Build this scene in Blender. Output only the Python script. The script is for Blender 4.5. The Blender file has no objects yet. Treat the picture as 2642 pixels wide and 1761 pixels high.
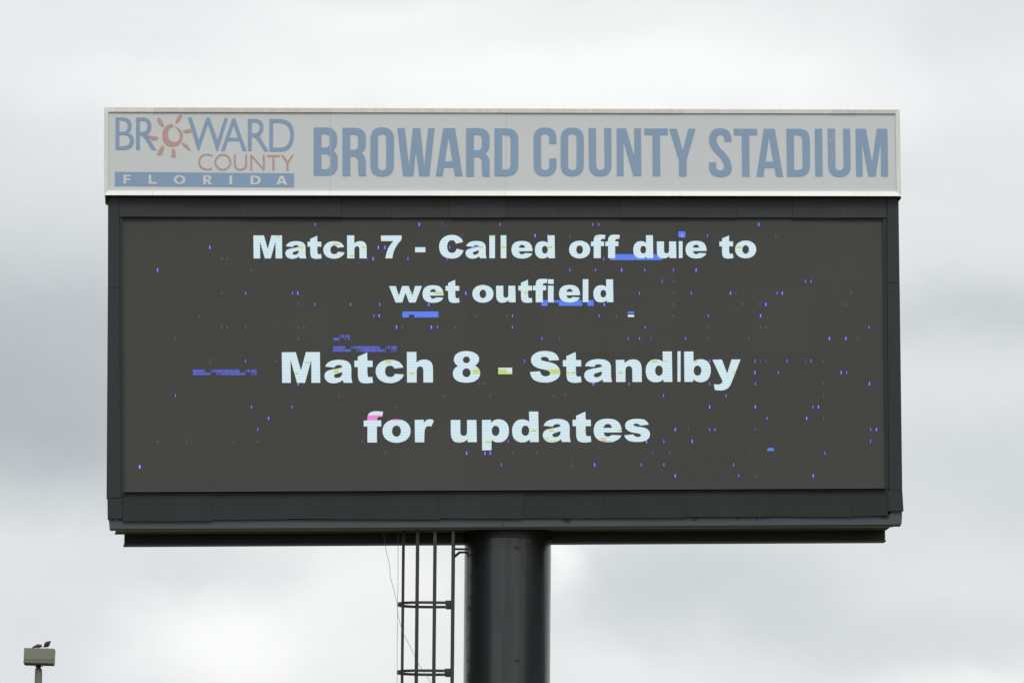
import bpy, math, random
from mathutils import Vector, Matrix
from mathutils.geometry import tessellate_polygon

random.seed(7)
sc = bpy.context.scene
COL = sc.collection

# ---------------------------------------------------------------- camera
F = 17000.0                      # focal length in photograph pixels (2642 wide): a long telephoto
CXP, CYP = 1321.0, 880.5
CAM = Vector((0, 0, 1.7))
PITCH, ROLL, YAW = 0.125, 0.008, 0.060
DIST = 91.3
cam_d = bpy.data.cameras.new('camera')
cam = bpy.data.objects.new('camera', cam_d)
COL.objects.link(cam)
cam_d.sensor_width = 36.0
cam_d.lens = 36.0 * F / 2642.0
cam_d.clip_start = 0.5
cam_d.clip_end = 20000
CR = Matrix.Rotation(math.pi / 2 + PITCH, 3, 'X') @ Matrix.Rotation(ROLL, 3, 'Z')
cam.matrix_world = Matrix.Translation(CAM) @ CR.to_4x4()
sc.camera = cam


def ray(px, py):
    return (CR @ Vector(((px - CXP) / F, -(py - CYP) / F, -1.0))).normalized()


# ---------------------------------------------------------------- sky and sun
SUN_EL, SUN_AZ = math.radians(47), math.radians(172)     # azimuth clockwise from +Y: behind the camera, a little right
world = bpy.data.worlds.new('World')
sc.world = world
world.use_nodes = True
nt = world.node_tree
nt.nodes.clear()


def N(tree, typ, **kw):
    n = tree.nodes.new(typ)
    for k, v in kw.items():
        setattr(n, k, v)
    return n


def L(tree, a, b):
    tree.links.new(a, b)


def vmath(tree, op, a, b=None):
    n = N(tree, 'ShaderNodeVectorMath', operation=op)
    if isinstance(a, tuple): n.inputs[0].default_value = a
    else: L(tree, a, n.inputs[0])
    if b is not None:
        if isinstance(b, tuple): n.inputs[1].default_value = b
        else: L(tree, b, n.inputs[1])
    return n


def fmath(tree, op, a, b=None, c=None, clamp=False):
    n = N(tree, 'ShaderNodeMath', operation=op)
    n.use_clamp = clamp
    for i, v in enumerate((a, b, c)):
        if v is None: continue
        if isinstance(v, (int, float)): n.inputs[i].default_value = v
        else: L(tree, v, n.inputs[i])
    return n.outputs[0]


tc = N(nt, 'ShaderNodeTexCoord')
gen = tc.outputs['Generated']
sep = N(nt, 'ShaderNodeSeparateXYZ')
L(nt, gen, sep.inputs[0])
# soft domain warp so that no cloud is a clean ellipse
wn = N(nt, 'ShaderNodeTexNoise')
wn.inputs['Scale'].default_value = 34
wn.inputs['Detail'].default_value = 5
wn.inputs['Roughness'].default_value = 0.55
L(nt, gen, wn.inputs['Vector'])
wv = vmath(nt, 'SUBTRACT', wn.outputs['Color'], (0.5, 0.5, 0.5))
ws = vmath(nt, 'MULTIPLY', wv.outputs[0], (0.034, 0.0, 0.016))
wp = vmath(nt, 'ADD', gen, ws.outputs[0])
# clouds: (px, py, half width px, half height px, brightness)
CLOUDS = [
    (1350, 215, 1050, 130, 0.17), (1000, 20, 260, 60, 0.09), (430, 110, 420, 70, -0.035),
    (2500, 120, 200, 260, -0.075), (20, 260, 170, 130, -0.05), (1330, 90, 260, 40, -0.02),
    (110, 980, 700, 330, -0.28), (60, 1150, 460, 110, -0.07), (60, 800, 400, 90, -0.03),
    (2560, 800, 420, 95, -0.17), (2560, 1180, 400, 170, -0.10), (2620, 960, 300, 60, 0.02),
    (2620, 500, 300, 120, -0.02), (1450, 900, 700, 420, -0.03),
    (930, 1480, 220, 110, 0.15), (560, 1640, 200, 110, 0.14), (800, 1700, 420, 130, 0.07),
    (1455, 1460, 70, 75, 0.24), (1800, 1500, 420, 120, -0.12), (2100, 1640, 200, 70, -0.05),
    (1650, 1720, 260, 70, 0.07), (2400, 1470, 160, 110, 0.03), (2500, 1775, 240, 40, 0.12),
    (150, 1430, 400, 110, 0.09), (300, 1480, 320, 60, -0.05), (640, 1480, 200, 50, -0.07), (80, 1700, 200, 140, -0.03), (2540, 1640, 220, 60, -0.05),
]
acc = None
for (px, py, sx, sy, amp) in CLOUDS:
    c = ray(px, py)
    d = vmath(nt, 'SUBTRACT', wp.outputs[0], (c.x, c.y, c.z))
    m = vmath(nt, 'MULTIPLY', d.outputs[0], (F / sx / 1.25, 0.6, F / sy / 1.25))
    q = vmath(nt, 'DOT_PRODUCT', m.outputs[0], m.outputs[0])
    e = fmath(nt, 'EXPONENT', fmath(nt, 'MULTIPLY', q.outputs['Value'], -1.0))
    acc = fmath(nt, 'MULTIPLY_ADD', e, amp, acc if acc is not None else 0.0)
front = fmath(nt, 'GREATER_THAN', sep.outputs['Y'], 0.0)
acc = fmath(nt, 'MULTIPLY', acc, front)
# overcast everywhere: large soft cloud sheets, brighter towards the zenith
ns = vmath(nt, 'MULTIPLY', gen, (1.0, 1.0, 2.4))
n1 = N(nt, 'ShaderNodeTexNoise')
n1.inputs['Scale'].default_value = 4.0; n1.inputs['Detail'].default_value = 7; n1.inputs['Roughness'].default_value = 0.5
L(nt, ns.outputs[0], n1.inputs['Vector'])
n2 = N(nt, 'ShaderNodeTexNoise')
n2.inputs['Scale'].default_value = 42.0; n2.inputs['Detail'].default_value = 9; n2.inputs['Roughness'].default_value = 0.55
L(nt, ns.outputs[0], n2.inputs['Vector'])
up = fmath(nt, 'MAXIMUM', sep.outputs['Z'], 0.0)
base = fmath(nt, 'MULTIPLY_ADD', up, 0.35, 0.775)
base = fmath(nt, 'ADD', base, fmath(nt, 'MULTIPLY', fmath(nt, 'SUBTRACT', n1.outputs['Fac'], 0.5), 0.09))
base = fmath(nt, 'ADD', base, fmath(nt, 'MULTIPLY', fmath(nt, 'SUBTRACT', n2.outputs['Fac'], 0.5), 0.085))
lum = fmath(nt, 'ADD', base, acc)
lum = fmath(nt, 'MINIMUM', fmath(nt, 'MAXIMUM', lum, 0.4), 1.35)
ramp = N(nt, 'ShaderNodeValToRGB')
ramp.color_ramp.elements[0].position = 0.40; ramp.color_ramp.elements[0].color = (0.372, 0.402, 0.425, 1)
ramp.color_ramp.elements[1].position = 0.96; ramp.color_ramp.elements[1].color = (0.955, 0.965, 0.960, 1)
e_ = ramp.color_ramp.elements.new(0.70); e_.color = (0.672, 0.705, 0.728, 1)
L(nt, lum, ramp.inputs['Fac'])
boost = fmath(nt, 'MAXIMUM', fmath(nt, 'DIVIDE', lum, 0.96), 1.0)
cl = vmath(nt, 'SCALE', ramp.outputs['Color'])
L(nt, fmath(nt, 'MULTIPLY', boost, 10.0), cl.inputs['Scale'])
sky = N(nt, 'ShaderNodeTexSky', sky_type='NISHITA')
sky.sun_disc = False
sky.sun_elevation = SUN_EL
sky.sun_rotation = SUN_AZ
sky.air_density = 1.0; sky.dust_density = 3.0
mix = N(nt, 'ShaderNodeMix', data_type='RGBA')
mix.inputs[0].default_value = 0.97
L(nt, sky.outputs[0], mix.inputs[6]); L(nt, cl.outputs[0], mix.inputs[7])
bg = N(nt, 'ShaderNodeBackground')
bg.inputs['Strength'].default_value = 0.1
out = N(nt, 'ShaderNodeOutputWorld')
L(nt, mix.outputs[2], bg.inputs['Color']); L(nt, bg.outputs[0], out.inputs['Surface'])

sun_d = bpy.data.lights.new('sun', 'SUN')
sun_d.energy = 1.25
sun_d.angle = math.radians(22)
sun_d.color = (1.0, 0.975, 0.94)
sun = bpy.data.objects.new('sun', sun_d)
COL.objects.link(sun)
sdir = Vector((math.sin(SUN_AZ) * math.cos(SUN_EL), math.cos(SUN_AZ) * math.cos(SUN_EL), math.sin(SUN_EL)))
sun.rotation_euler = sdir.to_track_quat('Z', 'Y').to_euler()
sun.location = (0, 0, 60)

vs = sc.view_settings
vs.view_transform = 'Standard'; vs.look = 'None'; vs.exposure = 0.0; vs.gamma = 1.0
vs.use_curve_mapping = False

# ---------------------------------------------------------------- materials
MATS = {}


def mat(name, color, rough=0.6, metal=0.0, var=0.0, vscale=2.0, stretch=(1, 1, 1), bump=0.0, bscale=20.0,
        spec=0.5, obj_var=0.0, chips=None, coords='Object', chip_scale=4.0, chip_lim=(0.70, 0.73)):
    m = bpy.data.materials.new(name); m.use_nodes = True
    t = m.node_tree; b = t.nodes['Principled BSDF']
    b.inputs['Roughness'].default_value = rough
    b.inputs['Metallic'].default_value = metal
    b.inputs['Specular IOR Level'].default_value = spec
    tcn = N(t, 'ShaderNodeTexCoord')
    mp = vmath(t, 'MULTIPLY', tcn.outputs[coords], stretch)
    no = N(t, 'ShaderNodeTexNoise')
    no.inputs['Scale'].default_value = vscale; no.inputs['Detail'].default_value = 6; no.inputs['Roughness'].default_value = 0.6
    L(t, mp.outputs[0], no.inputs['Vector'])
    k = fmath(t, 'MULTIPLY_ADD', no.outputs['Fac'], 2 * var, 1.0 - var)
    if obj_var:
        oi = N(t, 'ShaderNodeObjectInfo')
        k = fmath(t, 'MULTIPLY', k, fmath(t, 'MULTIPLY_ADD', oi.outputs['Random'], 2 * obj_var, 1.0 - obj_var))
    sc_ = vmath(t, 'SCALE', tuple(color) + ()); L(t, k, sc_.inputs['Scale'])
    colout = sc_.outputs[0]
    if chips:
        cn = N(t, 'ShaderNodeTexNoise')
        cn.inputs['Scale'].default_value = chip_scale; cn.inputs['Detail'].default_value = 9; cn.inputs['Roughness'].default_value = 0.62
        L(t, tcn.outputs[coords], cn.inputs['Vector'])
        mr = N(t, 'ShaderNodeMapRange')
        mr.inputs['From Min'].default_value = chip_lim[0]; mr.inputs['From Max'].default_value = chip_lim[1]
        L(t, cn.outputs['Fac'], mr.inputs['Value'])
        mx = N(t, 'ShaderNodeMix', data_type='RGBA')
        L(t, mr.outputs[0], mx.inputs[0]); L(t, colout, mx.inputs[6]); mx.inputs[7].default_value = tuple(chips) + (1,)
        colout = mx.outputs[2]
    L(t, colout, b.inputs['Base Color'])
    rr = fmath(t, 'MULTIPLY_ADD', no.outputs['Fac'], 0.25 * rough, rough * 0.87)
    L(t, rr, b.inputs['Roughness'])
    if bump:
        bn = N(t, 'ShaderNodeTexNoise')
        bn.inputs['Scale'].default_value = bscale; bn.inputs['Detail'].default_value = 4
        L(t, mp.outputs[0], bn.inputs['Vector'])
        bp = N(t, 'ShaderNodeBump'); bp.inputs['Distance'].default_value = bump; bp.inputs['Strength'].default_value = 1.0
        L(t, bn.outputs['Fac'], bp.inputs['Height']); L(t, bp.outputs[0], b.inputs['Normal'])
    MATS[name] = m
    return m


def led(name, color, strength, line=0.16, base=0.02, grain=0.0):
    """a patch of lit LEDs: emission broken by the thin dark gaps between LED rows"""
    m = bpy.data.materials.new(name); m.use_nodes = True
    t = m.node_tree; b = t.nodes['Principled BSDF']
    b.inputs['Base Color'].default_value = (base, base, base, 1)
    b.inputs['Roughness'].default_value = 0.7
    b.inputs['Specular IOR Level'].default_value = 0.2
    tcn = N(t, 'ShaderNodeTexCoord'); sp = N(t, 'ShaderNodeSeparateXYZ')
    L(t, tcn.outputs['Object'], sp.inputs[0])
    s = fmath(t, 'SINE', fmath(t, 'MULTIPLY', sp.outputs['Z'], 2 * math.pi / 0.0395))
    k = fmath(t, 'MULTIPLY_ADD', s, line / 2, 1.0 - line / 2)
    if grain:
        no = N(t, 'ShaderNodeTexNoise'); no.inputs['Scale'].default_value = 28; no.inputs['Detail'].default_value = 3
        L(t, tcn.outputs['Object'], no.inputs['Vector'])
        k = fmath(t, 'MULTIPLY', k, fmath(t, 'MULTIPLY_ADD', no.outputs['Fac'], 2 * grain, 1 - grain))
    b.inputs['Emission Color'].default_value = tuple(color) + (1,)
    L(t, fmath(t, 'MULTIPLY', k, strength), b.inputs['Emission Strength'])
    MATS[name] = m
    return m


mat('header_face', (0.625, 0.650, 0.665), 0.55, var=0.05, vscale=0.55, obj_var=0.025, spec=0.25)
mat('sun_halo', (0.630, 0.640, 0.635), 0.6, var=0.02, spec=0.2)
mat('faded_blue', (0.258, 0.368, 0.520), 0.6, var=0.05, vscale=0.8, spec=0.2, chips=(0.36, 0.45, 0.58), chip_scale=2.0, chip_lim=(0.69, 0.75))
mat('faded_red', (0.525, 0.340, 0.318), 0.6, var=0.04, vscale=1.0, spec=0.2)
mat('frame_white', (0.78, 0.775, 0.745), 0.45, var=0.12, vscale=1.8, stretch=(1, 1, 3), obj_var=0.05,
    chips=(0.60, 0.52, 0.46), chip_scale=5, chip_lim=(0.66, 0.72))
mat('frame_top', (0.86, 0.80, 0.765), 0.40, metal=0.0, var=0.20, vscale=7, stretch=(1.6, 1, 0.2), obj_var=0.10)
mat('dark_sheet', (0.0165, 0.0205, 0.022), 0.55, spec=0.33, var=0.50, vscale=2.2, stretch=(1.3, 1, 0.16), bump=0.004, bscale=2.5, obj_var=0.10,
    chips=(0.10, 0.11, 0.11), chip_scale=7, chip_lim=(0.74, 0.77))
mat('dark_sheet_top', (0.030, 0.036, 0.037), 0.55, spec=0.35, var=0.26, vscale=2.6, stretch=(1.3, 1, 0.12), bump=0.004, bscale=2.5, obj_var=0.08)  # lighter mix of the dark sheet tone, for the top fascia
mat('dark_post', (0.018, 0.0245, 0.029), 0.5, spec=0.38, var=0.28, vscale=1.2, stretch=(1, 1, 0.2), bump=0.003, bscale=2, obj_var=0.03)
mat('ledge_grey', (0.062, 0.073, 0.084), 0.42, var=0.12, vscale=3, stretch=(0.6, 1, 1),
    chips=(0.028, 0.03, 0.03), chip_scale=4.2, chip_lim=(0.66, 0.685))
mat('underside_shaded', (0.10, 0.10, 0.085), 0.7, var=0.25, vscale=2)  # soffit tone darkened: the shade behind its front edge is in the colour
mat('underside_lit_edge', (0.60, 0.59, 0.50), 0.6, var=0.2, vscale=2)  # pale tone that paints the lit front of the soffit
mat('beam_black', (0.013, 0.014, 0.013), 0.45, var=0.2, vscale=3)
mat('pole_paint', (0.007, 0.0095, 0.013), 0.40, var=0.5, vscale=3.0, stretch=(2, 2, 0.10), spec=0.6,
    chips=(0.010, 0.010, 0.010), chip_scale=3.1, chip_lim=(0.745, 0.77))
mat('ladder_steel', (0.030, 0.030, 0.033), 0.4, var=0.2, vscale=8, spec=0.5)
mat('wire_grey', (0.22, 0.22, 0.22), 0.6)
mat('screen_module', (0.073, 0.074, 0.069), 0.85, var=0.09, vscale=0.7, obj_var=0.028, spec=0.25)
mat('screen_backing', (0.05, 0.05, 0.046), 0.9, spec=0.1)
mat('lamp_olive', (0.165, 0.168, 0.135), 0.55, var=0.08, vscale=6)
mat('lamp_dark', (0.05, 0.05, 0.045), 0.6)
mat('lamp_glass', (0.30, 0.31, 0.28), 0.2, var=0.05)
mat('bird_dark', (0.020, 0.020, 0.028), 0.7, var=0.3, vscale=20)
mat('bird_grey', (0.045, 0.044, 0.048), 0.75, var=0.35, vscale=20)
mat('bird_bill', (0.05, 0.045, 0.04), 0.5)
mat('grass', (0.085, 0.092, 0.050), 0.9, var=0.35, vscale=0.35, bump=0.03, bscale=6, spec=0.2)
mat('concrete', (0.34, 0.33, 0.31), 0.85, var=0.12, vscale=3)
_p = MATS['pole_paint'].node_tree.nodes['Principled BSDF']
_p.inputs['Coat Roughness'].default_value = 0.15
_pt = MATS['pole_paint'].node_tree                      # weathered gloss: rain streaks down the paint
_c1 = N(_pt, 'ShaderNodeTexCoord'); _m1 = vmath(_pt, 'MULTIPLY', _c1.outputs['Object'], (7.0, 7.0, 0.35))
_n1 = N(_pt, 'ShaderNodeTexNoise'); _n1.inputs['Scale'].default_value = 1.6; _n1.inputs['Detail'].default_value = 5
L(_pt, _m1.outputs[0], _n1.inputs['Vector'])
_n3 = N(_pt, 'ShaderNodeTexNoise'); _n3.inputs['Scale'].default_value = 9.0; _n3.inputs['Detail'].default_value = 8
L(_pt, _c1.outputs['Object'], _n3.inputs['Vector'])
_w = fmath(_pt, 'MULTIPLY_ADD', _n1.outputs['Fac'], 1.5, -0.15)
_w = fmath(_pt, 'MULTIPLY', _w, fmath(_pt, 'MULTIPLY_ADD', _n3.outputs['Fac'], 0.5, 0.75), clamp=True)
L(_pt, _w, _p.inputs['Coat Weight'])
led('led_white', (0.735, 0.925, 1.0), 0.895, 0.15)
led('led_blue', (0.105, 0.215, 0.90), 0.98, 0.12, grain=0.25)
led('led_dim_blue', (0.105, 0.125, 0.56), 0.90, 0.2, grain=0.6)
led('led_tick', (0.08, 0.03, 0.80), 0.80, 0.0)
led('led_tick_core', (0.70, 0.60, 1.0), 0.85, 0.0)
led('led_tick_dim', (0.13, 0.12, 0.34), 0.70, 0.0)
led('led_yellow', (0.66, 0.78, 0.22), 0.90, 0.15)
led('led_pink', (0.96, 0.22, 0.72), 0.98, 0.1)

# LED rows of the unlit modules: fine horizontal relief tone
_t = MATS['screen_module'].node_tree
_b = _t.nodes['Principled BSDF']
_tc = N(_t, 'ShaderNodeTexCoord'); _sp = N(_t, 'ShaderNodeSeparateXYZ'); L(_t, _tc.outputs['Object'], _sp.inputs[0])
_s = fmath(_t, 'SINE', fmath(_t, 'MULTIPLY', _sp.outputs['Z'], 2 * math.pi / 0.0395))
_k = fmath(_t, 'MULTIPLY_ADD', _s, 0.035, 0.965)
_n = N(_t, 'ShaderNodeTexNoise'); _n.inputs['Scale'].default_value = 45; _n.inputs['Detail'].default_value = 2
L(_t, _tc.outputs['Object'], _n.inputs['Vector'])
_k = fmath(_t, 'MULTIPLY', _k, fmath(_t, 'MULTIPLY_ADD', _n.outputs['Fac'], 0.24, 0.88))
_old = _b.inputs['Base Color'].links[0].from_socket
_sc = vmath(_t, 'SCALE', _old); L(_t, _k, _sc.inputs['Scale']); L(_t, _sc.outputs[0], _b.inputs['Base Color'])

# ---------------------------------------------------------------- mesh helpers


def link(name, verts, faces, m, parent=None, smooth=False):
    me = bpy.data.meshes.new(name)
    me.from_pydata([tuple(v) for v in verts], [], faces)
    me.materials.append(MATS[m])
    if smooth:
        for p in me.polygons: p.use_smooth = True
    me.update()
    o = bpy.data.objects.new(name, me)
    COL.objects.link(o)
    if parent is not None: o.parent = parent
    return o


class MB:
    def __init__(s): s.v = []; s.f = []

    def add(s, v, f):
        o = len(s.v); s.v += [Vector(p) for p in v]; s.f += [tuple(i + o for i in q) for q in f]

    def box(s, x0, x1, y0, y1, z0, z1):
        s.add([(x0, y0, z0), (x1, y0, z0), (x1, y1, z0), (x0, y1, z0), (x0, y0, z1), (x1, y0, z1), (x1, y1, z1), (x0, y1, z1)],
              [(0, 3, 2, 1), (4, 5, 6, 7), (0, 1, 5, 4), (1, 2, 6, 5), (2, 3, 7, 6), (3, 0, 4, 7)])

    def bar(s, a, b, w, h, side=Vector((0, 0, 1))):
        a, b = Vector(a), Vector(b); d = (b - a).normalized()
        x = d.cross(side)
        if x.length < 1e-4: x = d.cross(Vector((0, 1, 0)))
        x.normalize(); y = x.cross(d).normalized()
        v = []
        for p in (a, b):
            for sx, sy in ((-1, -1), (1, -1), (1, 1), (-1, 1)):
                v.append(p + x * sx * w / 2 + y * sy * h / 2)
        s.add(v, [(0, 1, 2, 3), (7, 6, 5, 4), (0, 4, 5, 1), (1, 5, 6, 2), (2, 6, 7, 3), (3, 7, 4, 0)])

    def tube(s, pts, r, n=8, cap=True):
        pts = [Vector(p) for p in pts]
        rs = r if isinstance(r, (list, tuple)) else [r] * len(pts)
        rings = []
        for i, p in enumerate(pts):
            d = (pts[min(i + 1, len(pts) - 1)] - pts[max(i - 1, 0)]).normalized()
            x = d.cross(Vector((0, 0, 1)))
            if x.length < 1e-3: x = d.cross(Vector((0, 1, 0)))
            x.normalize(); y = x.cross(d)
            rings.append([p + (x * math.cos(2 * math.pi * k / n) + y * math.sin(2 * math.pi * k / n)) * rs[i] for k in range(n)])
        o = len(s.v)
        for rg in rings: s.v += rg
        for i in range(len(rings) - 1):
            for k in range(n):
                a = o + i * n + k; b = o + i * n + (k + 1) % n
                s.f.append((a, b, b + n, a + n))
        if cap:
            s.f.append(tuple(o + k for k in range(n))[::-1])
            s.f.append(tuple(o + (len(rings) - 1) * n + k for k in range(n)))

    def build(s, name, m, parent=None, smooth=False):
        return link(name, s.v, s.f, m, parent, smooth)


def empty(name, loc, rz=0.0):
    o = bpy.data.objects.new(name, None); COL.objects.link(o)
    o.location = loc; o.rotation_euler = (0, 0, rz); o.empty_display_size = 0.5
    return o


def tag(o, label, cat, group=None, kind=None):
    if label: o['label'] = label
    if cat: o['category'] = cat
    if group: o['group'] = group
    if kind: o['kind'] = kind
    return o


# ---------------------------------------------------------------- the board's own frame of reference
POLE_Y = 0.85                                 # pole axis behind the sheet metal front
BR = Matrix.Rotation(YAW, 3, 'Z')
FRONT = CAM + ray(1300, 880) * DIST           # a point of the board's front plane
_c = FRONT + BR @ Vector((0, POLE_Y, 0))
ORG = Vector((_c.x, _c.y, 0))                 # foot of the pole
BRI = BR.inverted()


def P(px, py, y=0.0):
    """point of the board's plane `y` metres behind its front sheet, in the scoreboard's own coordinates"""
    o = BRI @ (CAM - ORG); d = BRI @ ray(px, py)
    t = (y - POLE_Y - o.y) / d.y
    return o + d * t


def slab(name, poly, y0, y1, m, parent, kick=None):
    """sheet metal piece with its outline on the front plane and real depth behind it"""
    # kick = (py0, py1, dy): the sheet leans out by dy between those two heights
    yy = [y0 + (kick[2] * min(max((y - kick[0]) / (kick[1] - kick[0]), 0), 1) if kick else 0) for x, y in poly]
    fr = [P(x, y, q) for (x, y), q in zip(poly, yy)]
    bk = [p + Vector((0, y1 - q, 0)) for p, q in zip(fr, yy)]
    n = len(fr)
    v = fr + bk
    if n == 4:
        f = [(0, 1, 2, 3), (7, 6, 5, 4)]
    else:
        t = tessellate_polygon([[Vector((p.x, p.z, 0)) for p in fr]])
        f = [tuple(q) for q in t] + [tuple(i + n for i in reversed(q)) for q in t]
    f += [(i, (i + 1) % n, (i + 1) % n + n, i + n) for i in range(n)]
    return link(name, v, f, m, parent)


# ---------------------------------------------------------------- glyph outlines (quadratic splines, 'q' marks control points)
def parse(txt):
    cs = []
    for c in txt.split(';'):
        c = c.strip()
        if not c: continue
        if c[0] == 'O':
            cx, cy, rx, ry, ex = [float(k) for k in c[1:].split()]
            pts = []
            for k in range(36):
                a = 2 * math.pi * k / 36; ca, sa = math.cos(a), math.sin(a)
                pts.append((cx + rx * math.copysign(abs(ca) ** (2 / ex), ca), cy + ry * math.copysign(abs(sa) ** (2 / ex), sa)))
            cs.append(pts); continue
        raw = []
        for tk in c.split():
            off = tk.endswith('q'); x, y = tk.rstrip('q').split(',')
            raw.append((float(x), float(y), off))
        full = []
        n = len(raw)
        for i in range(n):
            a, b = raw[i], raw[(i + 1) % n]
            full.append(a)
            if a[2] and b[2]: full.append(((a[0] + b[0]) / 2, (a[1] + b[1]) / 2, False))
        n = len(full); pts = []
        for i in range(n):
            a = full[i]
            if a[2]:
                p0, p2 = full[i - 1], full[(i + 1) % n]
                for k in range(1, 7):
                    t = k / 7
                    pts.append(((1 - t) ** 2 * p0[0] + 2 * t * (1 - t) * a[0] + t * t * p2[0],
                                (1 - t) ** 2 * p0[1] + 2 * t * (1 - t) * a[1] + t * t * p2[1]))
            else:
                pts.append((a[0], a[1]))
        cs.append(pts)
    return cs


def flat(name, contour_sets, y, m, parent):
    """flat print or lit pixels on the plane y: contour_sets is a list of glyphs, each a list of contours in photograph pixels"""
    V, Fc = [], []
    for cs in contour_sets:
        tri = tessellate_polygon([[Vector((a, b, 0)) for a, b in c] for c in cs])
        o = len(V)
        for c in cs: V += [P(a, b, y) for a, b in c]
        Fc += [tuple(i + o for i in q) for q in tri]
    return link(name, V, Fc, m, parent)


def xf(cs, ox, oy, s):
    return [[(ox + a / s, oy + b / s) for a, b in c] for c in cs]


S3 = 13.067
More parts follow.
